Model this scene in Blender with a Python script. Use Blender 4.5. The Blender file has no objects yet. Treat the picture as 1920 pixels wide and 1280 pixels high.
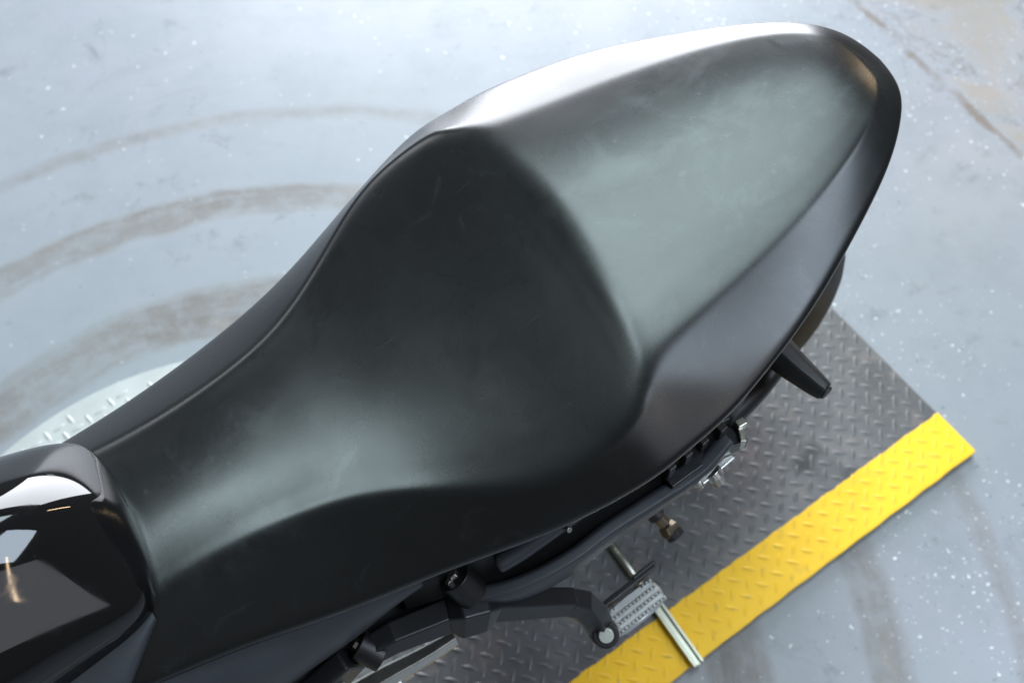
import bpy, bmesh, math, random
from mathutils import Vector, Matrix
random.seed(7)
R = math.radians
scene = bpy.context.scene
C = bpy.context.collection

# ------------------------------------------------------------------ camera, world, lamps, exposure
cd = bpy.data.cameras.new('camera'); cam = bpy.data.objects.new('camera', cd); C.objects.link(cam)
cam.location = (0, 0, 1.6); cam.rotation_euler = (R(30), 0, 0)
cd.sensor_width = 36; cd.lens = 40; cd.clip_start = 0.02; cd.clip_end = 60
cd.dof.use_dof = True; cd.dof.focus_distance = 0.93; cd.dof.aperture_fstop = 6.3; cd.dof.aperture_blades = 9
scene.camera = cam
world = bpy.data.worlds.new('World'); scene.world = world; world.use_nodes = True
world.node_tree.nodes['Background'].inputs[0].default_value = (0.285, 0.285, 0.29, 1)
world.node_tree.nodes['Background'].inputs[1].default_value = 0.42
scene.view_settings.view_transform = 'Standard'; scene.view_settings.look = 'None'
scene.view_settings.exposure = 0.0; scene.view_settings.gamma = 1

def area(name, loc, target, sx, sy, power, col):
    d = bpy.data.lights.new(name, 'AREA'); d.shape = 'RECTANGLE'; d.size = sx; d.size_y = sy
    d.energy = power; d.color = col
    o = bpy.data.objects.new(name, d); C.objects.link(o); o.location = loc
    o.rotation_euler = (Vector(target) - Vector(loc)).to_track_quat('-Z', 'Y').to_euler()
    return o
# the workshop's roof lights, its open door beyond the bike, a second opening behind the camera, a ceiling tube; plus two lamps added for the seat
area('overhead_light', (-0.20, 2.15, 4.6), (-0.20, 2.14, 0.0), 2.4, 2.8, 215, (0.78, 0.98, 1.02))
area('overhead_light', (-1.50, 0.62, 4.6), (-1.50, 0.61, 0.0), 0.65, 0.75, 25, (0.78, 0.98, 1.02))
area('overhead_light', (2.45, -0.15, 4.6), (2.45, -0.16, 0.0), 1.3, 2.6, 120, (0.72, 0.85, 1.0))  # added lamp to lighten the seat's near flank, not a real roof light
area('side_opening', (2.85, -2.65, 3.5), (0.1, 0.4, 0.8), 3.0, 2.2, 30, (0.84, 0.87, 0.97))
area('door_light', (-0.1, 5.2, 1.95), (-0.1, 0.0, 1.95), 3.4, 3.5, 510, (0.90, 0.93, 1.0))
area('added_crease_light', (-3.3, 3.7, 2.4), (-0.2, 0.5, 0.76), 1.0, 1.0, 15, (0.88, 0.95, 1.0))  # added lamp that draws the thin highlight along the seat's far front crease
area('tube_lamp', (2.3, 3.5, 2.8), (0.3, 0.66, 0.89), 0.07, 1.3, 12, (1.0, 0.72, 0.42))
tl = area('tube_lamp', (1.80, -1.18, 3.06), (-0.35, 0.26, 0.8), 0.028, 1.3, 2.2, (1.0, 0.74, 0.48))
ty = Vector((0.04, -1.15, -0.72)).normalized(); tz = (Vector((1.80, -1.18, 3.06)) - Vector((-0.35, 0.26, 0.8))).normalized()
tx = ty.cross(tz).normalized(); tz = tx.cross(ty)
tl.rotation_euler = Matrix((tx, ty, tz)).transposed().to_euler()

# ------------------------------------------------------------------ material helpers
class NT:
    def __init__(s, name):
        s.m = bpy.data.materials.new(name); s.m.use_nodes = True; s.t = s.m.node_tree
        s.b = s.t.nodes['Principled BSDF']
    def n(s, typ, **kw):
        x = s.t.nodes.new(typ)
        for k, v in kw.items(): setattr(x, k, v)
        return x
    def put(s, sock, v):
        if isinstance(v, bpy.types.NodeSocket): s.t.links.new(v, sock)
        elif isinstance(v, (tuple, list)) and sock.type == 'RGBA': sock.default_value = (*v[:3], 1)
        else: sock.default_value = v
    def math(s, op, a, b=0.0, c=None, clamp=False):
        x = s.n('ShaderNodeMath', operation=op, use_clamp=clamp); s.put(x.inputs[0], a); s.put(x.inputs[1], b)
        if c is not None: s.put(x.inputs[2], c)
        return x.outputs[0]
    def mix(s, f, a, b):
        x = s.n('ShaderNodeMix', data_type='RGBA'); s.put(x.inputs[0], f); s.put(x.inputs[6], a); s.put(x.inputs[7], b)
        return x.outputs[2]
    def pos(s):
        return s.n('ShaderNodeTexCoord').outputs['Object']
    def noise(s, vec, scale, detail=4, rough=.55, dist=0.0, col=False):
        x = s.n('ShaderNodeTexNoise'); s.put(x.inputs['Vector'], vec); x.inputs['Scale'].default_value = scale
        x.inputs['Detail'].default_value = detail; x.inputs['Roughness'].default_value = rough; x.inputs['Distortion'].default_value = dist
        return x.outputs[1 if col else 0]
    def step(s, v, a, b):                       # smooth ramp a->b to 0..1
        x = s.n('ShaderNodeMapRange', interpolation_type='SMOOTHSTEP'); s.put(x.inputs[0], v)
        x.inputs[1].default_value = a; x.inputs[2].default_value = b
        return x.outputs[0]
    def voro(s, vec, scale, feature='F1', rnd=1.0):
        x = s.n('ShaderNodeTexVoronoi', feature=feature); s.put(x.inputs['Vector'], vec); x.inputs['Scale'].default_value = scale
        x.inputs['Randomness'].default_value = rnd
        return x
    def bump(s, h, strength, dist):
        x = s.n('ShaderNodeBump'); s.put(x.inputs['Height'], h); x.inputs['Strength'].default_value = strength; x.inputs['Distance'].default_value = dist
        s.t.links.new(x.outputs[0], s.b.inputs['Normal']); return x
    def set(s, **kw):
        names = dict(col='Base Color', rough='Roughness', metal='Metallic', spec='Specular IOR Level', coat='Coat Weight', coatr='Coat Roughness', ior='IOR', sheen='Sheen Weight')
        for k, v in kw.items(): s.put(s.b.inputs[names[k]], v)
        return s.m

def plain(name, col, rough, metal=0.0, var=.25, scale=40, bump=0.0, bscale=600, **kw):
    t = NT(name); p = t.pos(); nz = t.noise(p, scale, 5, .6)
    dark = tuple(c * (1 - var) for c in col); lite = tuple(c * (1 + var) for c in col)
    t.set(col=t.mix(nz, dark, lite), metal=metal, rough=t.math('MULTIPLY_ADD', nz, .18, rough - .09), **kw)
    if bump: t.bump(t.noise(p, bscale, 3), bump, .0006)
    return t.m

def mat_vinyl():
    t = NT('seat_vinyl'); p = t.pos()
    big = t.noise(p, 9, 4, .55, .3); mid = t.noise(p, 34, 6, .68, .6); fine = t.noise(p, 700, 2, .5)
    scuff = t.step(t.noise(p, 22, 9, .75, 1.4), .56, .74)
    rub = t.step(t.noise(p, 15, 7, .7, .9), .50, .72)
    col = t.mix(t.math('MULTIPLY', scuff, .6), (.0050, .0056, .0062), (.017, .019, .020))
    r = t.math('MULTIPLY_ADD', rub, -.035, .275); r = t.math('ADD', r, t.math('MULTIPLY', t.math('SUBTRACT', big, .5), .10)); r = t.math('ADD', r, t.math('MULTIPLY', t.math('SUBTRACT', mid, .5), .07))
    # rubbed, dusty skin where passenger and rider sit
    x = t.n('ShaderNodeSeparateXYZ'); t.put(x.inputs[0], p); S, Lt = x.outputs[0], x.outputs[1]
    def zone(s0, rs, l0, rl):
        a = t.math('DIVIDE', t.math('SUBTRACT', S, s0), rs); b = t.math('DIVIDE', t.math('SUBTRACT', Lt, l0), rl)
        return t.math('SUBTRACT', 1.0, t.step(t.math('ADD', t.math('MULTIPLY', a, a), t.math('MULTIPLY', b, b)), .25, 1.0))
    seatw = t.math('MAXIMUM', zone(.145, .165, 0.0, .115), t.math('MULTIPLY', zone(-.33, .14, -.02, .075), .45))
    dust = t.math('MULTIPLY', t.step(t.noise(p, 17, 8, .62, .7), .44, .70), seatw)
    fleck = t.math('MULTIPLY', t.step(t.noise(p, 95, 4, .6, .4), .62, .74), seatw)
    col = t.mix(t.math('MULTIPLY', dust, .75), col, (.045, .052, .053))
    col = t.mix(t.math('MULTIPLY', fleck, .35), col, (.075, .085, .085))
    # hairline scratches, random directions, short
    scr = None
    for k, (ang, sx) in enumerate(((28, 5), (-41, 6), (77, 7))):
        mp = t.n('ShaderNodeMapping'); t.put(mp.inputs[0], p); mp.inputs['Rotation'].default_value = (0, 0, R(ang)); mp.inputs['Scale'].default_value = (sx * 3, 320, 9); mp.inputs['Location'].default_value = (k * 3.1, k * 1.7, 0)
        q = t.math('MULTIPLY', t.step(t.noise(mp.outputs[0], 1.0, 1, .4), .74, .80), t.step(t.noise(p, 6 + k, 2, .5), .52, .64))
        scr = q if scr is None else t.math('MAXIMUM', scr, q)
    col = t.mix(t.math('MULTIPLY', scr, .16), col, (.05, .052, .055))
    t.set(col=col, rough=r, spec=.5)
    h = t.math('ADD', t.math('MULTIPLY', fine, .10), t.math('MULTIPLY', mid, .42))
    h = t.math('SUBTRACT', h, t.math('MULTIPLY', scr, .015))
    t.bump(h, .12, .0009)
    return t.m

def mat_tank():
    t = NT('tank_lacquer'); p = t.pos()
    mp = t.n('ShaderNodeMapping'); t.put(mp.inputs[0], p); mp.inputs['Rotation'].default_value = (0, .4, R(20)); mp.inputs['Scale'].default_value = (18, 400, 60)
    hair = t.step(t.noise(mp.outputs[0], 1.0, 2, .5), .70, .78)
    speck = t.step(t.noise(p, 420, 2, .5), .74, .80)
    t.set(col=t.mix(t.math('MULTIPLY', speck, .5), (.0035, .0035, .004), (.09, .09, .09)), rough=t.math('ADD', t.math('MULTIPLY_ADD', hair, .10, .035), t.math('MULTIPLY', t.step(t.noise(p, 24, 6, .65, 1.0), .48, .68), .09)), spec=.55)
    t.bump(t.noise(p, 16, 2), .05, .002)
    return t.m

def mat_floor():
    t = NT('painted_concrete'); p = t.pos()
    x = t.n('ShaderNodeSeparateXYZ'); t.put(x.inputs[0], p); X, Y = x.outputs[0], x.outputs[1]
    big = t.noise(p, 1.6, 4, .55); mid = t.noise(p, 9, 6, .62); fine = t.noise(p, 60, 5, .65)
    base = t.mix(t.step(big, .32, .68), (.226, .244, .266), (.260, .262, .294))
    base = t.mix(t.math('MULTIPLY', t.step(mid, .42, .66), .55), base, (.195, .212, .235))
    base = t.mix(t.math('MULTIPLY', fine, .22), base, (.31, .33, .355))
    # sealed colour chips thrown into the paint
    dens = t.math('MULTIPLY', t.step(t.noise(p, 3.1, 4, .6), .34, .62), t.math('MULTIPLY_ADD', t.step(X, -.1, .5), .86, .14))
    def chips(scale, keep, size, soft=.05):
        wob = t.n('ShaderNodeVectorMath', operation='ADD'); t.put(wob.inputs[0], p)
        sc = t.n('ShaderNodeVectorMath', operation='SCALE'); t.put(sc.inputs[0], t.noise(p, 160, 2, .5, 0, True)); sc.inputs[3].default_value = .011
        t.put(wob.inputs[1], sc.outputs[0])
        v = t.voro(wob.outputs[0], scale); sep = t.n('ShaderNodeSeparateColor'); t.put(sep.inputs[0], v.outputs['Color'])
        on = t.math('LESS_THAN', sep.outputs[0], t.math('MULTIPLY', dens, keep))
        rad = t.math('MULTIPLY_ADD', sep.outputs[1], size * .7, size * .35)
        near = t.step(t.math('SUBTRACT', rad, v.outputs['Distance']), 0.0, soft)
        return t.math('MULTIPLY', on, near)
    white = t.math('MAXIMUM', chips(78, .50, .25, .12), chips(140, .46, .30, .14))
    black = t.math('MAXIMUM', chips(61.7, .28, .24, .10), chips(113, .35, .30, .12))
    base = t.mix(t.math('MULTIPLY', black, .55), base, (.10, .115, .13))
    base = t.mix(t.math('MULTIPLY', white, .66), base, (.80, .81, .80))
    # rings rubbed through the paint by the turning platform
    dx = t.math('SUBTRACT', X, -.325); dy = t.math('SUBTRACT', Y, .365)
    r = t.math('SQRT', t.math('ADD', t.math('MULTIPLY', dx, dx), t.math('MULTIPLY', dy, dy)))
    r = t.math('ADD', r, t.math('MULTIPLY', t.math('SUBTRACT', t.noise(p, 9, 6, .6), .5), .030))
    ang = t.math('ARCTAN2', dy, dx)
    pc = t.n('ShaderNodeCombineXYZ'); t.put(pc.inputs[0], t.math('MULTIPLY', ang, 1.6)); t.put(pc.inputs[1], t.math('MULTIPLY', r, 30))
    streak = t.noise(pc.outputs[0], 1.5, 5, .65)
    def ring(r0, hw, soft):
        d = t.math('ABSOLUTE', t.math('SUBTRACT', r, r0)); return t.math('SUBTRACT', 1.0, t.step(d, hw - soft, hw + soft))
    wear = t.math('MAXIMUM', t.math('MAXIMUM', ring(.853, .030, .009), ring(.640, .046, .012)), t.math('MULTIPLY', ring(1.045, .013, .011), .62))
    wear = t.math('MULTIPLY', wear, t.math('MULTIPLY', t.math('MULTIPLY_ADD', t.step(streak, .28, .62), .5, .45), t.math('MULTIPLY_ADD', t.step(t.noise(p, 2.6, 3, .5), .34, .58), .4, .65)))
    rubbed = t.mix(t.math('MULTIPLY', t.step(t.noise(p, 4.5, 4, .6), .5, .68), t.step(streak, .4, .7)), (.130, .114, .102), (.27, .22, .165))
    base = t.mix(t.math('MULTIPLY', t.math('MULTIPLY', wear, t.math('MULTIPLY_ADD', t.step(t.noise(p, 24, 7, .7), .36, .60), .45, .55)), .95), base, rubbed)
    # beyond the old joint the paint is flaking off the slab
    ln = t.math('ADD', t.math('MULTIPLY', t.math('SUBTRACT', X, .67), .853), t.math('MULTIPLY', t.math('SUBTRACT', Y, 1.70), .522))
    ln = t.math('ADD', ln, t.math('MULTIPLY', t.math('SUBTRACT', t.noise(p, 14, 5, .6), .5), .05))
    beyond = t.step(ln, .0, .03)
    patch = t.noise(p, 4.2, 9, .64, .5)
    bare = t.mix(t.noise(p, 12, 4), (.225, .195, .170), (.29, .25, .22))
    base = t.mix(t.math('MULTIPLY', beyond, t.math('MULTIPLY', t.step(patch, .44, .58), .75)), base, bare)
    rim = t.math('MULTIPLY', beyond, t.math('SUBTRACT', 1.0, t.step(t.math('ABSOLUTE', t.math('SUBTRACT', patch, .455)), .0, .012)))
    joint = t.math('SUBTRACT', 1.0, t.step(t.math('ABSOLUTE', ln), .003, .012))
    jw = t.math('MULTIPLY', joint, t.step(t.noise(p, 9, 3), .34, .6))
    base = t.mix(t.math('MULTIPLY', jw, .95), base, (.16, .13, .115))
    base = t.mix(t.math('MULTIPLY', rim, .55), base, (.14, .12, .11))
    # grime
    dirt = t.step(t.noise(p, 4.2, 9, .75, .8), .52, .72)
    base = t.mix(t.math('MULTIPLY', dirt, .42), base, (.185, .185, .195))
    smudge = t.math('MULTIPLY', t.step(t.noise(p, 13, 7, .7, .5), .55, .70), t.step(t.noise(p, 2.2, 3, .5), .40, .60))
    base = t.mix(t.math('MULTIPLY', smudge, .62), base, (.14, .148, .16))
    spots = t.step(t.noise(p, 30, 5, .65, .6), .64, .72)
    base = t.mix(t.math('MULTIPLY', spots, .5), base, (.17, .185, .20))
    t.set(col=base, rough=t.math('ADD', t.math('MULTIPLY_ADD', mid, .2, .26), t.math('MULTIPLY', wear, .2)), spec=.5)
    h = t.math('ADD', t.math('MULTIPLY', fine, .4), t.math('SUBTRACT', t.math('MULTIPLY', white, .3), t.math('MULTIPLY', jw, 1.5)))
    t.bump(h, .35, .0015)
    return t.m

def mat_steelplate():
    t = NT('worn_steel_plate'); p = t.pos()
    big = t.noise(p, 6, 5, .6); mid = t.noise(p, 30, 6, .65)
    col = t.mix(t.step(big, .3, .7), (.085, .083, .085), (.135, .132, .135))
    col = t.mix(t.math('MULTIPLY', t.step(mid, .52, .72), .4), col, (.24, .18, .16))
    oil = t.step(t.noise(p, 4.3, 3, .5), .63, .68)
    col = t.mix(t.math('MULTIPLY', oil, .8), col, (.02, .02, .022))
    t.set(col=col, metal=.3, rough=t.math('MULTIPLY_ADD', mid, .25, .27))
    t.bump(mid, .2, .001)
    return t.m

def mat_lug():
    t = NT('lug_paint_edge'); p = t.pos()
    x = t.n('ShaderNodeSeparateXYZ'); t.put(x.inputs[0], p)
    mid = t.noise(p, 30, 6, .65)
    worn = t.step(t.noise(p, 60, 5, .65), .54, .70)
    paint = t.math('LESS_THAN', t.math('ADD', x.outputs[1], t.math('MULTIPLY', t.math('SUBTRACT', t.noise(p, 90, 3), .5), .004)), .0785)
    steel = t.mix(mid, (.075, .073, .075), (.15, .146, .148))
    yel = t.mix(t.math('MULTIPLY', worn, .6), t.mix(mid, (.84, .485, .010), (.90, .55, .016)), (.42, .33, .10))
    t.set(col=t.mix(paint, steel, yel), metal=t.math('MULTIPLY', t.math('SUBTRACT', 1.0, paint), .3), rough=t.math('MULTIPLY_ADD', mid, .2, .32))
    return t.m

def mat_yellow():
    t = NT('yellow_safety_paint'); p = t.pos()
    mid = t.noise(p, 14, 6, .65); fine = t.noise(p, 90, 4, .6)
    col = t.mix(t.step(mid, .3, .7), (.86, .50, .010), (.90, .55, .016))
    dirt = t.step(t.noise(p, 22, 8, .74, .8), .56, .76)
    col = t.mix(t.math('MULTIPLY', dirt, .60), col, (.36, .27, .06))
    scuffs = t.step(t.noise(p, 7, 6, .72, 1.2), .60, .72)
    col = t.mix(t.math('MULTIPLY', scuffs, .30), col, (.22, .18, .08))
    t.set(col=col, rough=t.math('MULTIPLY_ADD', fine, .2, .42), spec=.4); t.bump(fine, .15, .001)
    return t.m

M = dict(vinyl=mat_vinyl(), tank=mat_tank(), floor=mat_floor(), plate=mat_steelplate(), yellow=mat_yellow(), lug=mat_lug(),
         cover=plain('grey_moulded_plastic', (.036, .041, .050), .44, bump=.25, bscale=1400),
         black=plain('black_moulded_plastic', (.010, .010, .011), .42, bump=.2, bscale=900),
         forged=plain('black_powder_coat', (.011, .0115, .013), .34, bump=.3, bscale=1200),
         rubber=plain('black_rubber', (.016, .016, .017), .55, bump=.3, bscale=500),
         tyre=plain('tyre_rubber', (.019, .0165, .016), .68, bump=.4, bscale=300),
         steel=plain('bright_steel', (.56, .56, .53), .30, 1.0, .15, 90),
         zinc=plain('zinc_plated_steel', (.50, .49, .42), .34, 1.0, .2, 60),
         alu=plain('cast_aluminium', (.62, .63, .62), .42, 1.0, .12, 50),
         white_plate=plain('pale_aluminium_plate', (.40, .405, .40), .48, .30, .15, 20),
         dull_brass=plain('dull_brass', (.17, .145, .105), .42, 1.0, .3, 90),
         pin=plain('pale_zinc_pin', (.62, .66, .60), .38, .7, .1, 80))

# ------------------------------------------------------------------ geometry helpers
def link(name, bm, mat, parent=None, smooth=True, bevel=0, subsurf=0, seg=2):
    me = bpy.data.meshes.new(name); bmesh.ops.recalc_face_normals(bm, faces=bm.faces); bm.to_mesh(me); bm.free()
    me.materials.append(mat)
    if smooth:
        for f in me.polygons: f.use_smooth = True
    o = bpy.data.objects.new(name, me); C.objects.link(o); o.parent = parent
    if bevel:
        b = o.modifiers.new('bevel', 'BEVEL'); b.width = bevel; b.segments = seg; b.limit_method = 'ANGLE'; b.angle_limit = R(25); b.harden_normals = False
        w = o.modifiers.new('normals', 'WEIGHTED_NORMAL'); w.keep_sharp = True
    if subsurf:
        b = o.modifiers.new('subsurf', 'SUBSURF'); b.levels = b.render_levels = subsurf
    return o
def grid(bm, rows, close_u=False, close_v=False):
    vs = [[bm.verts.new(p) for p in r] for r in rows]; n = len(vs); m = len(vs[0])
    for i in range(n - (0 if close_u else 1)):
        for j in range(m - (0 if close_v else 1)):
            a, b, c, d = vs[i][j], vs[(i + 1) % n][j], vs[(i + 1) % n][(j + 1) % m], vs[i][(j + 1) % m]
            bm.faces.new([a, b, c, d])
    return vs
def box(bm, c, sx, sy, sz, rot=None):
    vs = bmesh.ops.create_cube(bm, size=1.0)['verts']
    m = Matrix.Translation(c) @ (rot.to_4x4() if rot else Matrix.Identity(4)) @ Matrix.Diagonal((sx, sy, sz, 1))
    bmesh.ops.transform(bm, matrix=m, verts=vs)
def cyl(bm, a, b, r0, r1=None, n=24, caps=True):
    a, b = Vector(a), Vector(b); d = b - a
    m = Matrix.Translation((a + b) / 2) @ d.to_track_quat('Z', 'Y').to_matrix().to_4x4()
    bmesh.ops.create_cone(bm, cap_ends=caps, segments=n, radius1=r0, radius2=r0 if r1 is None else r1, depth=d.length, matrix=m)
def catmull(P, n):
    P = [Vector(p) for p in P]; Q = [2 * P[0] - P[1]] + P + [2 * P[-1] - P[-2]]; out = []
    for i in range(1, len(Q) - 2):
        a, b, c, d = Q[i - 1:i + 3]
        for k in range(n):
            t = k / n; out.append(.5 * (2 * b + (c - a) * t + (2 * a - 5 * b + 4 * c - d) * t * t + (3 * b - a - 3 * c + d) * t ** 3))
    return out + [P[-1]]
def bspline(P, n):                              # clamped uniform cubic B-spline through end points
    P = [Vector(p) for p in P]; Q = [2 * P[0] - P[1]] + P + [2 * P[-1] - P[-2]]; out = []
    for i in range(len(Q) - 3):
        a, b, c, d = Q[i:i + 4]
        for k in range(n):
            t = k / n
            out.append(((1 - t) ** 3 * a + (3 * t ** 3 - 6 * t * t + 4) * b + (-3 * t ** 3 + 3 * t * t + 3 * t + 1) * c + t ** 3 * d) / 6)
    return out + [P[-1]]
def sweep(bm, path, prof, up=Vector((0, 0, 1)), caps=True):
    """prof(i, f) -> list of (side, up) offsets; path list of points"""
    rows = []; n = len(path)
    for i, p in enumerate(path):
        t = (path[min(i + 1, n - 1)] - path[max(i - 1, 0)]).normalized()
        side = t.cross(up).normalized(); u = side.cross(t)
        rows.append([p + side * a + u * b for a, b in prof(i, i / (n - 1))])
    vs = grid(bm, rows, close_v=True)
    if caps: bm.faces.new(vs[0]); bm.faces.new(list(reversed(vs[-1])))
    return vs
def V(s, l, z): return Vector((s, -l, z))       # motorcycle frame: s towards the tail, l to its left side, z up

# ------------------------------------------------------------------ floor and turning platform
def tag(o, label=None, cat=None, kind=None, group=None):
    for k, v in (('label', label), ('category', cat), ('kind', kind), ('group', group)):
        if v: o[k] = v
    return o
bm = bmesh.new(); bmesh.ops.create_grid(bm, x_segments=8, y_segments=8, size=7)
fl = link('floor', bm, M['floor']); tag(fl, 'pale grey blue painted concrete workshop floor with colour chips', 'floor', 'structure')

def lug_mesh(bm, x, y, z, ang, L=.0120, Wd=.0034, H=.0012):
    ca, sa = math.cos(ang), math.sin(ang); n = 10
    ring0, ring1 = [], []
    for k in range(n):
        a = 2 * math.pi * k / n; u, v = math.cos(a), math.sin(a)
        for ring, f, zz in ((ring0, 1.0, 0.0), (ring1, .55, H)):
            px, py = L * u * f * (abs(u) ** .3 + .0), Wd * v * f
            ring.append(bm.verts.new((x + px * ca - py * sa, y + px * sa + py * ca, z + zz)))
    for k in range(n): bm.faces.new((ring0[k], ring0[(k + 1) % n], ring1[(k + 1) % n], ring1[k]))
    bm.faces.new(ring1)

# round disc of the turntable
disc = bpy.data.objects.new('turntable_disc', None); C.objects.link(disc); disc.location = (-.395, .400, 0)
tag(disc, 'pale round aluminium tread plate disc lying under the motorcycle', 'turntable')
bm = bmesh.new(); cyl(bm, (0, 0, 0.0), (0, 0, .008), .5, n=128)
link('disc_plate', bm, M['white_plate'], disc, smooth=False)
bm = bmesh.new(); p = .0146
for i in range(-36, 37):
    for j in range(-36, 37):
        x, y = (i + j) * p, (i - j) * p
        if math.hypot(x, y) < .48: lug_mesh(bm, x, y, .008, R(45 if (i + j) % 2 else -45))
tag(link('tread_lugs', bm, M['white_plate'], disc), kind='stuff')
# bolt near its rim
bm = bmesh.new(); cyl(bm, (-.20, .405, .008), (-.20, .405, .013), .006, .005, 16); link('bolt', bm, M['steel'], disc)

# rectangular steel arm of the platform: local x runs along the yellow edge, y across
PA = R(35.3); plate = bpy.data.objects.new('platform_plate', None); C.objects.link(plate)
plate.location = (.7055, .7235, 0); plate.rotation_euler = (0, 0, PA)
tag(plate, 'dark steel tread plate with a yellow painted edge under the motorcycle', 'platform')
PL, PW, PZ, SW = 1.75, .50, .014, .079
bm = bmesh.new(); box(bm, (-PL / 2, PW / 2, PZ / 2 + .0), PL, PW, PZ); link('steel_plate', bm, M['plate'], plate, smooth=False, bevel=.0015)
bl = bmesh.new(); p = .0146
for i in range(-20, 160):                       # lugs point at each other's flanks on a grid turned 45 degrees
    for j in range(-60, 110):
        x, y = -(i + j) * p + .004, (i - j) * p * .999
        if not (-PL + .012 < x < -.006 and .006 < y < PW - .012): continue
        lug_mesh(bl, x, y, PZ + (.0006 if y < SW else 0), R(45 if (i + j) % 2 else -45))
tag(link('tread_lugs', bl, M['lug'], plate), kind='stuff')
bm = bmesh.new(); n = 220; rows = []
for i in range(n + 1):
    x = -PL * i / n + .0008
    wob = .0006 * math.sin(x * 71) + .0006 * math.sin(x * 183 + 1) + random.uniform(-.0005, .0005)
    w0 = .0008 * math.sin(x * 97) + random.uniform(-.0006, .0006)
    rows.append([(x, -.0012 + w0 * .6, PZ * .35), (x, -.0012 + w0 * .6, PZ + .0002), (x, .0014 + w0, PZ + .0008), (x, SW - .001 + wob, PZ + .0008), (x, SW + wob, PZ - .0005)])
vs = grid(bm, rows); bm.faces.new(vs[0]); bm.faces.new(vs[-1])
stripe = link('safety_stripe', bm, M['yellow'], plate, smooth=False)
stripe['label'] = 'yellow painted edge stripe'

# ------------------------------------------------------------------ the motorcycle
TH = R(30.5)
bike = bpy.data.objects.new('motorcycle', None); C.objects.link(bike); bike.location = (.0445, .5375, 0); bike.rotation_euler = (0, 0, TH)
tag(bike, 'black motorcycle with a long one piece vinyl seat parked on the platform', 'motorcycle')

# --- seat: crease line K, outline O (half widths and heights), crown above the crease
K = [(-.4462, .0750, .7375), (-.3600, .0672, .7503), (-.2514, .0802, .7632), (-.1803, .1202, .7725), (-.1080, .1660, .7940), (-.0420, .1610, .8270), (-.0240, .1470, .8370), (-.0070, .1335, .8450), (.0220, .1245, .8503),
     (.0897, .1114, .8606), (.1677, .0933, .8746), (.2281, .0706, .8860), (.2642, .0483, .8915), (.2850, .0262, .8910), (.2925, 0, .8880)]
O = [(-.4692, .1152, .7014), (-.3796, .1253, .7037), (-.2865, .1441, .7076), (-.2047, .1604, .7242), (-.1207, .1847, .7529), (-.0489, .1986, .7886), (-.0080, .1965, .8035), (.0280, .1925, .8155), (.0640, .1830, .8270),
     (.1250, .1613, .8455), (.1914, .1274, .8610), (.2467, .0949, .8730), (.2820, .0660, .8800), (.3065, .0370, .8790), (.3160, 0, .8760)]
ZC = [.7480, .7580, .7672, .7785, .8050, .8375, .8475, .8565, .8612, .8695, .8815, .8905, .8940, .8920, .8884]   # centre line
SC = [-.4462, -.3600, -.262, -.190, -.108, -.036, -.0150, .0045, .0280, .085, .160, .222, .260, .283, .2925]
NS = 12
def dense(P): return catmull([*P, (P[-2][0], -P[-2][1], P[-2][2])], NS)[:(len(P) - 1) * NS + 1]
Kd, Od = dense(K), dense(O)
Cd = catmull([(SC[i], 0, ZC[i]) for i in range(len(SC))], NS)
def smooth_curve(c, it=6):
    for _ in range(it):
        c = [c[0]] + [c[i] * .5 + (c[i - 1] + c[i + 1]) * .25 for i in range(1, len(c) - 1)] + [c[-1]]
    return c
Kd, Od, Cd = smooth_curve(Kd, 34), smooth_curve(Od, 24), smooth_curve(Cd, 6)
rows = []
mir = lambda q: Vector((q.x, -q.y, q.z))
for i in range(len(Kd)):
    f = i / (len(Kd) - 1)
    c, k, o = Cd[i], Kd[i], Od[i]
    dk = k - c; fo = o - k
    soft = 1.0 + 1.1 * max(0, 1 - abs(f - .40) / .20) + .7 * max(0, 1 - f / .25)        # the crease is blunter over the hips
    sag = -.0016 * max(0, 1 - abs(f - .12) / .16)            # skin pulled down just inside the front crease
    top = lambda q: Vector((c.x + dk.x * q ** 2, c.y + dk.y * q, c.z + dk.z * q ** 2 + sag * q ** 3 * (1 - q) * 9))
    fl_ = lambda q: k + fo * q + Vector((0, 0, (.0007 + .002 * max(0, .35 - f)) * math.sin(math.pi * q)))
    e = f ** 8
    und = Vector((o.x - .004 * e, o.y * .975, o.z - .014)); hem = Vector((o.x - .016 * e, o.y * .91, o.z - .028))
    q1 = .10 * soft; q2 = .10 * soft
    half = [top(.25), top(.5), top(.72), top(1 - 2.2 * q1 if q1 < .12 else .74), top(1 - q1), k, fl_(q2), fl_(.32), fl_(.55), fl_(.78), fl_(.90), o + Vector((0, 0, -.0015)), und, hem]
    ctl = [mir(q) for q in reversed(half)] + [top(0)] + half
    rows.append(bspline(ctl, 3))
bm = bmesh.new()
grid(bm, [[Vector((q.x, -q.y, q.z)) for q in r] for r in rows])
bmesh.ops.remove_doubles(bm, verts=bm.verts, dist=1e-5)
seat = link('seat', bm, M['vinyl'], bike, subsurf=1)

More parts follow.
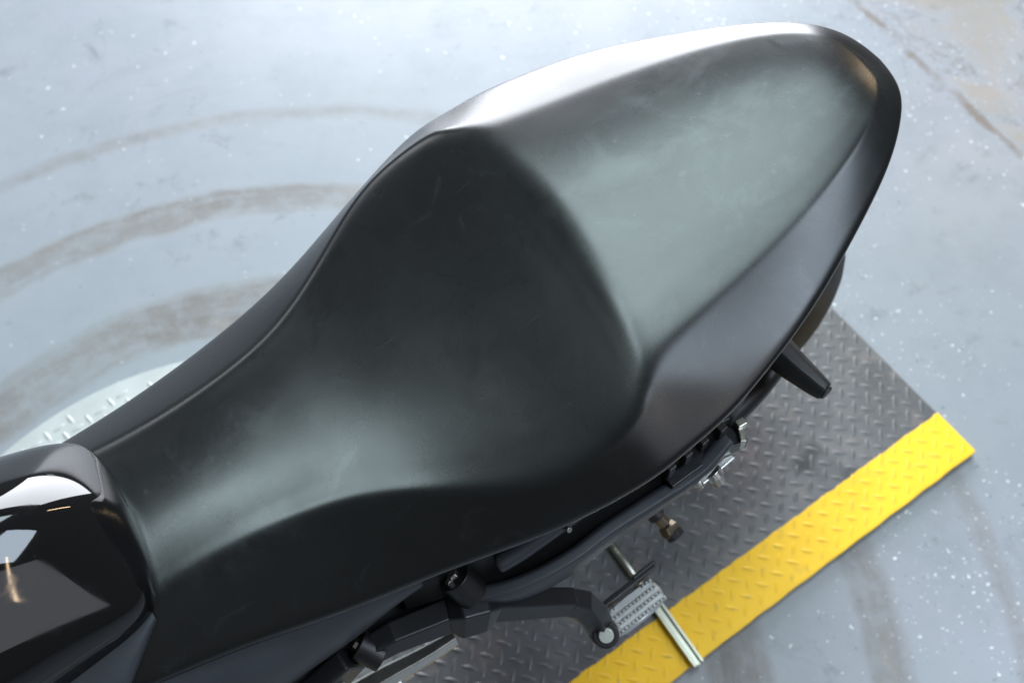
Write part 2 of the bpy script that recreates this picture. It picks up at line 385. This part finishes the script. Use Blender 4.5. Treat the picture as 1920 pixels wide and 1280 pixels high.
# --- tank: rear end with a rounded nose over the seat, running forward out of view
TD = [0, .0008, .003, .006, .010, .016, .026, .042, .065, .10, .15, .22, .30, .40, .50]
TW = [.0004, .022, .046, .060, .070, .078, .0835, .088, .091, .096, .104, .116, .128, .138, .140]
TT = [.762, .768, .775, .782, .789, .797, .808, .822, .835, .848, .862, .876, .887, .893, .895]
bm = bmesh.new(); rows = []
for d, w, zt in zip(TD, TW, TT):
    s = -.401 - d; zl = .744 - .03 * d
    sec = [(1, -.15), (1.0, .06), (.985, .22), (.93, .36), (.80, .51), (.60, .68), (.40, .835), (.22, .945), (.08, .992), (0, 1.0)]
    ctl = [(w * x, zl + (zt - zl) * z) for x, z in sec]
    ctl = [(.97 * w, zl - .012)] + ctl
    row = [V(s, x, z) for x, z in ctl] + [V(s, -x, z) for x, z in reversed(ctl[:-1])]
    rows.append(bspline(row, 3))
grid(bm, rows)
tank = link('fuel_tank', bm, M['tank'], bike, subsurf=2)

# --- matte filler panels between tank and seat
for sd in (1, -1):
    bm = bmesh.new(); rows = []
    for (sa, l0, z0, l1, z1) in ((-.4185, .078, .739, .0845, .7385), (-.430, .081, .739, .0925, .733), (-.445, .083, .738, .103, .7245), (-.465, .085, .737, .1165, .710), (-.50, .088, .735, .134, .688), (-.56, .095, .733, .15, .668), (-.70, .12, .72, .17, .65), (-.88, .13, .71, .17, .65)):
        rows.append([V(sa, sd * (l0 + (l1 - l0) * q), z0 + (z1 - z0) * q + .002 * math.sin(math.pi * q)) for q in (0, .25, .5, .75, 1)] + [V(sa + .001, sd * (l1 - .002), z1 - .012)])
    grid(bm, rows); o = link('tank_side_panel', bm, M['cover'], bike, subsurf=1)

# --- side covers below the seat
for sd in (1, -1):
    bm = bmesh.new(); rows = []
    low = catmull([(-.50, .142, .60), (-.40, .147, .605), (-.348, .146, .62), (-.297, .141, .622), (-.262, .136, .627), (-.222, .127, .636)], 6)
    top = catmull([(-.50, .112, .705), (-.42, .116, .698), (-.37, .122, .695), (-.32, .128, .693), (-.275, .130, .690), (-.222, .129, .668)], 6)
    for a, b in zip(low, top):
        row = []
        for q in (0, .25, .5, .75, .92, 1.0):
            p_ = b + (a - b) * q; bul = .012 * math.sin(math.pi * q ** .8)
            row.append(V(p_.x, sd * (p_.y + bul), p_.z))
        row.append(V(a.x + .002, sd * (a.y - .006), a.z - .006)); row.append(V(a.x + .004, sd * (a.y - .022), a.z - .006))
        rows.append(row)
    grid(bm, rows); o = link('side_cover', bm, M['cover'], bike, subsurf=2)

# --- tail side rails: grey moulding with black recess above it
for sd in (1, -1):
    low = [(-.200, .150, .612), (-.176, .160, .608), (-.150, .168, .606), (-.118, .172, .606), (-.085, .172, .608), (-.05, .168, .612), (0, .166, .618), (.05, .164, .628), (.09, .154, .640)]
    path = [V(a, sd * b, c) for a, b, c in catmull([Vector(q) for q in low], 5)]
    bm = bmesh.new()
    def prof(i, f):
        h = .016 + .017 * math.sin(math.pi * min(1, f * 1.15)) ; t = .007
        return [(t * .6, -h * .62), (t * 1.0, -h * .5), (t * 1.25, h * .38), (t * .9, h * .62), (-t * .4, h * .66), (-t, h * .5), (-t, -h * .5)]
    sweep(bm, path, prof); link('tail_rail', bm, M['cover'], bike, bevel=.002)
    wed = [(-.158, .152, .646), (-.130, .153, .652), (-.085, .152, .666), (-.035, .150, .675), (.03, .146, .68)]
    path = [V(a, sd * b, c) for a, b, c in catmull([Vector(q) for q in wed], 5)]
    bm = bmesh.new(); sweep(bm, path, lambda i, f: [(.008, -.010), (.010, .004), (.004, .010), (-.008, .008), (-.008, -.010)])
    link('tail_panel', bm, M['cover'], bike, subsurf=1)
    bm = bmesh.new(); rows = []
    for a, b, c in catmull([Vector(q) for q in [(-.24, .140, .61), (-.19, .152, .61), (-.12, .166, .606), (0, .162, .618), (.09, .150, .640), (.19, .098, .66)]], 5):
        rows.append([V(a, sd * (b - .045), c + .10), V(a, sd * (b - .022), c + .045), V(a, sd * (b - .002), c + .006), V(a, sd * (b - .006), c - .008), V(a, sd * (b - .03), c - .02)])
    grid(bm, rows); link('inner_panel', bm, M['black'], bike)

# --- dark core under the seat
bm = bmesh.new()
box(bm, V(-.22, 0, .585), .52, .245, .21); link('battery_box', bm, M['black'], bike, bevel=.01)
bm = bmesh.new()
box(bm, V(-.52, 0, .36), .34, .30, .36); link('engine_block', bm, M['black'], bike, bevel=.03)

for sd in (1, -1):
    bm = bmesh.new(); grid(bm, [[V(a, sd * .105, .625), V(a, sd * .128, .598), V(a, sd * .150, .585), V(a, sd * .148, .570)] for a in (-.40, -.35, -.30, -.25, -.19)])
    link('frame_plate', bm, M['black'], bike)

# --- footrest carriers
def carrier(sd):
    F = lambda s, l, z: V(s, sd * l, z)
    bm = bmesh.new()
    hexa = lambda w, h: [(-w * .5, -h), (w * .5, -h), (w, -h * .2), (w * .62, h), (-w * .62, h), (-w, -h * .2)]
    segs = [[(-.281, .149, .600, .014, .014), (-.262, .149, .601, .015, .016), (-.203, .156, .595, .016, .018)],
            [(-.210, .155, .596, .016, .018), (-.201, .158, .596, .023, .026), (-.180, .163, .592, .022, .025), (-.170, .166, .588, .016, .019)],
            [(-.175, .163, .590, .016, .019), (-.100, .186, .540, .0135, .016)],
            [(-.104, .1845, .543, .0136, .016), (-.090, .190, .530, .0145, .016), (-.079, .200, .508, .0145, .015), (-.075, .209, .486, .0135, .014)]]
    for sg in segs:
        path = [F(a, b, c) for a, b, c, _, _ in sg]
        sweep(bm, path, lambda i, f, sg=sg: hexa(sg[i][3], sg[i][4]))
    br = link('footrest_bracket', bm, M['forged'], bike, smooth=False, bevel=.0016)
    for a, b, r in (((-.291, .141, .606), (-.277, .160, .598), .0135), ((-.193, .140, .640), (-.184, .156, .618), .0155)):
        bm = bmesh.new(); cyl(bm, F(*a), F(*b), r, r * 1.02, 28); link('mounting_boss', bm, M['black'], br, bevel=.0015)
        bm = bmesh.new(); a_, b_ = F(*a), F(*b); d = (a_ - b_).normalized()
        cyl(bm, a_, a_ + d * .004, .006, .005, 6); link('bolt', bm, M['steel'], br, smooth=False, bevel=.0006)
    # pivot lug and pin
    bm = bmesh.new(); cyl(bm, F(-.068, .208, .455), F(-.0765, .2225, .497), .0150, .0135, 28); link('pivot_lug', bm, M['forged'], br, bevel=.002)
    bm = bmesh.new(); cyl(bm, F(-.0765, .2225, .4965), F(-.0773, .2239, .5003), .0080, .0074, 24); link('pivot_pin', bm, M['pin'], br, bevel=.0008)
    # peg: folds out along the rail; bright serrated tread on a black backing plate
    a0, a1 = F(-.062, .2085, .462), F(.004, .2000, .462)
    ax = (a1 - a0).normalized(); up = Vector((0, 0, 1)); sdv = ax.cross(up).normalized() * (1 if sd > 0 else -1)
    if sdv.y * sd > 0: sdv = -sdv
    bm = bmesh.new()
    def capsule(o, L, Wd, H, z):
        pts = []
        for k in range(20):
            a = 2 * math.pi * k / 20; cx = math.copysign(abs(math.cos(a)) ** .55, math.cos(a)); cy = math.copysign(abs(math.sin(a)) ** .7, math.sin(a))
            pts.append((cx * L / 2, cy * Wd / 2))
        lo = [bm.verts.new(o + ax * x + sdv * y + up * (z - H)) for x, y in pts]; hi = [bm.verts.new(o + ax * x + sdv * y + up * z) for x, y in pts]
        for k in range(20): bm.faces.new((lo[k], lo[(k + 1) % 20], hi[(k + 1) % 20], hi[k]))
        bm.faces.new(hi); bm.faces.new(list(reversed(lo)))
    mid = (a0 + a1) / 2 + sdv * .002
    capsule(mid, .070, .030, .014, 0)
    peg = link('footpeg', bm, M['alu'], bike, smooth=False, bevel=.002)
    bm = bmesh.new()
    for i in range(14):
        for j in range(4):
            if j in (0,) and 3 < i < 11: continue
            o_ = mid + ax * (-.0305 + i * .0047) + sdv * (-.0115 + j * .0077)
            m_ = Matrix((ax, sdv, up)).transposed().to_4x4(); m_.translation = o_ + up * .0012
            bmesh.ops.create_cone(bm, cap_ends=True, segments=4, radius1=.0034, radius2=.0012, depth=.0034, matrix=m_ @ Matrix.Rotation(R(45), 4, 'Z'))
    tag(link('tread_teeth', bm, M['alu'], peg, smooth=False), kind='stuff')
    bm = bmesh.new(); rot = Matrix((ax, sdv, up)).transposed()
    box(bm, (a0 + a1) / 2 - sdv * .017 + up * .003 + ax * .002, .082, .006, .016, rot)
    box(bm, (a0 + a1) / 2 - sdv * .0195 + up * .009 + ax * .030, .030, .004, .010, rot)
    link('footpeg_guard', bm, M['black'], peg, smooth=False, bevel=.0012)
    bm = bmesh.new(); cyl(bm, F(-.064, .200, .455), F(-.058, .219, .452), .0115, .0115, 24); link('pivot_knuckle', bm, M['alu'], peg, bevel=.001)
carrier(1); carrier(-1)

# --- small hardware on the left side below the tail
def one(name, mat, fn, bevel=.001, smooth=False, parent=None):
    bm = bmesh.new(); fn(bm); return link(name, bm, mat, parent or bike, smooth=smooth, bevel=bevel)
hb = one('hinge_bracket', M['forged'], lambda bm: (box(bm, V(.060, .158, .632), .085, .012, .016, Matrix.Rotation(R(6), 3, 'Z')), box(bm, V(.094, .155, .634), .024, .020, .016, Matrix.Rotation(R(-8), 3, 'Z'))))
one('spring_clip', M['zinc'], lambda bm: (box(bm, V(.102, .158, .638), .006, .018, .018, Matrix.Rotation(R(-25), 3, 'Z')), box(bm, V(.106, .150, .645), .010, .008, .012)), .001, False, hb)
one('steel_tab', M['steel'], lambda bm: (box(bm, V(.070, .169, .622), .042, .007, .004, Matrix.Rotation(R(10), 3, 'Z'))), .001, False, hb)
for (a, b, r) in (((.064, .168, .622), (.068, .180, .612), .0060), ((.048, .168, .620), (.050, .175, .614), .0040)):
    one('bolt', M['steel'], lambda bm, a=a, b=b, r=r: (cyl(bm, V(*a), V(*b), r, r, 6), cyl(bm, V(*a), V(*a) + (V(*b) - V(*a)) * .45, r * 1.6, r * 1.6, 20)), .0006, False, hb)
for q, (a, b) in enumerate(((.020, .155), (.040, .152), (.060, .149), (.082, .147))):
    one('clip', M['black'], lambda bm, a=a, b=b: (box(bm, V(a, b, .655), .009, .012, .018, Matrix.Rotation(R(12), 3, 'Z')), box(bm, V(a + .004, b - .004, .660), .016, .006, .008)), .001, False, hb)
for (a, b, c) in ((-.092, .161, .668), (-.2, .142, .64)):
    one('bolt', M['steel'], lambda bm, a=a, b=b, c=c: cyl(bm, V(a, b, c), V(a + .001, b + .004, c + .003), .0032, .0026, 12), .0004, True)
grab = bmesh.new(); sweep(grab, [V(*q) for q in catmull([Vector(q) for q in [(.070, .134, .632), (.105, .134, .626), (.145, .124, .624), (.180, .112, .628)]], 5)], lambda i, f: [(.011 * math.cos(a), .011 * math.sin(a)) for a in [2 * math.pi * k / 12 for k in range(12)]])
gr = link('under_tail_tube', grab, M['black'], bike)
one('tube_end', M['rubber'], lambda bm: cyl(bm, V(.172, .113, .630), V(.190, .110, .632), .0085, .0085, 20), .001, True, gr)

def signal(sd):
    bm = bmesh.new()
    path = [V(.158, sd * .085, .682), V(.164, sd * .110, .681), V(.170, sd * .140, .680), V(.176, sd * .164, .679), V(.1785, sd * .173, .679)]
    sz = [(.021, .016), (.019, .015), (.015, .012), (.0115, .010), (.0095, .0085)]
    sweep(bm, path, lambda i, f: [(sz[i][0] * x, sz[i][1] * y) for x, y in ((-.6, -1), (.6, -1), (1, -.3), (.85, .5), (.35, 1), (-.35, 1), (-.85, .5), (-1, -.3))])
    o = link('turn_signal', bm, M['black'], bike, smooth=False, bevel=.002)
    bm = bmesh.new(); cyl(bm, V(.1778, sd * .1735, .679), V(.1782, sd * .1755, .679), .0075, .0066, 16); link('end_cap', bm, M['rubber'], o, bevel=.0006)
signal(1); signal(-1)
# hose union below the rail
hu = one('hose_union', M['rubber'], lambda bm: (cyl(bm, V(.045, .118, .455), V(.052, .134, .447), .010, .010, 20), cyl(bm, V(.060, .150, .432), V(.062, .158, .428), .011, .011, 8)), .001, True)
one('union_nut', M['dull_brass'], lambda bm: (cyl(bm, V(.052, .134, .446), V(.056, .143, .440), .0075, .0075, 6), cyl(bm, V(.050, .150, .437), V(.066, .148, .433), .0085, .0085, 6)), .0008, False, hu)
# gear linkage and engine side below the bracket
sh = one('shift_linkage', M['steel'], lambda bm: (sweep(bm, [V(*q) for q in catmull([Vector(q) for q in [(-.200, .138, .452), (-.237, .138, .450), (-.30, .136, .448), (-.38, .14, .44)]], 5)], lambda i, f: [((.006 + .006 * f) * x, .010 * y) for x, y in ((-1, -1), (1, -1), (1.2, 0), (.7, 1), (-.7, 1), (-1.2, 0))])), .0012)
one('linkage_joint', M['alu'], lambda bm: (box(bm, V(-.262, .132, .415), .022, .016, .018), cyl(bm, V(-.272, .13, .42), V(-.268, .146, .412), .008, .008, 20)), .0015, False, sh)
fm = one('frame_mount', M['forged'], lambda bm: (sweep(bm, [V(*q) for q in [(-.300, .146, .596), (-.335, .150, .575), (-.40, .15, .55)]], lambda i, f: [(.010 * x, (.016 + .012 * f) * y) for x, y in ((-1, -1), (1, -1), (1, 1), (-1, 1))])), .003)
one('bolt', M['steel'], lambda bm: cyl(bm, V(-.322, .156, .584), V(-.321, .164, .578), .0075, .0065, 6), .001, False, fm)

# --- rear wheel, leaning slightly with the stand, and swing arm
wz = .014
def wheel():
    Rr, wd = .312, .078; lean = R(5)
    e = bmesh.new(); rows = []
    for i in range(72):
        a = 2 * math.pi * i / 72; row = []
        for k in range(13):
            q = -1 + 2 * k / 12; rad = Rr - .060 * abs(q) ** 2.3; row.append(Vector((rad * math.cos(a), wd * math.copysign(abs(q) ** .8, q), rad * math.sin(a))))
        for y, rad in ((.066, .205), (-.066, .205)): row.append(Vector((rad * math.cos(a), y, rad * math.sin(a))))
        rows.append(row)
    grid(e, rows, close_u=True, close_v=True)
    m = Matrix.Translation(V(.170, -.090, wz + Rr * math.cos(lean) + .002)) @ Matrix.Rotation(lean, 4, 'X')
    bmesh.ops.transform(e, matrix=m, verts=e.verts)
    w = link('rear_wheel', e, M['tyre'], bike); w['label'] = 'rear tyre'
    b = bmesh.new()
    cyl(b, (0, -.05, 0), (0, .05, 0), .03, n=24)
    for k in range(5):
        a = 2 * math.pi * k / 5; d = Vector((math.cos(a), 0, math.sin(a))); box(b, d * .115, .18, .03, .03, Matrix.Rotation(-a, 3, 'Y'))
    bmesh.ops.transform(b, matrix=m, verts=b.verts); link('rim', b, M['black'], w, smooth=False, bevel=.004)
    g = bmesh.new(); sweep(g, [V(.170, -.090, .326), V(-.15, -.09, .35), V(-.42, -.05, .40)], lambda i, f: [(.09, -.02), (.11, -.02), (.11, .02), (.09, .02)]); link('swing_arm', g, M['black'], bike, smooth=False, bevel=.004)
wheel()

# ------------------------------------------------------------------ bar lying across the platform
bar = bpy.data.objects.new('steel_bar', None); C.objects.link(bar); bar.location = bike.location; bar.rotation_euler = bike.rotation_euler
tag(bar, 'zinc plated steel bar lying across the yellow stripe below the footpeg', 'bar')
bm = bmesh.new(); cyl(bm, V(.100, -.03, .0235), V(.108, .125, .0235), .0062, .0062, 20); link('rod', bm, M['zinc'], bar)
bm = bmesh.new()
sweep(bm, [V(.1085, .118, .022), V(.1095, .15, .022), V(.112, .228, .022)], lambda i, f: [(-.0085, -.005), (.0085, -.005), (.0085, .006), (.0045, .006), (.0035, .001), (-.0035, .001), (-.0045, .006), (-.0085, .006)])
link('channel_end', bm, M['zinc'], bar, smooth=False, bevel=.0007)
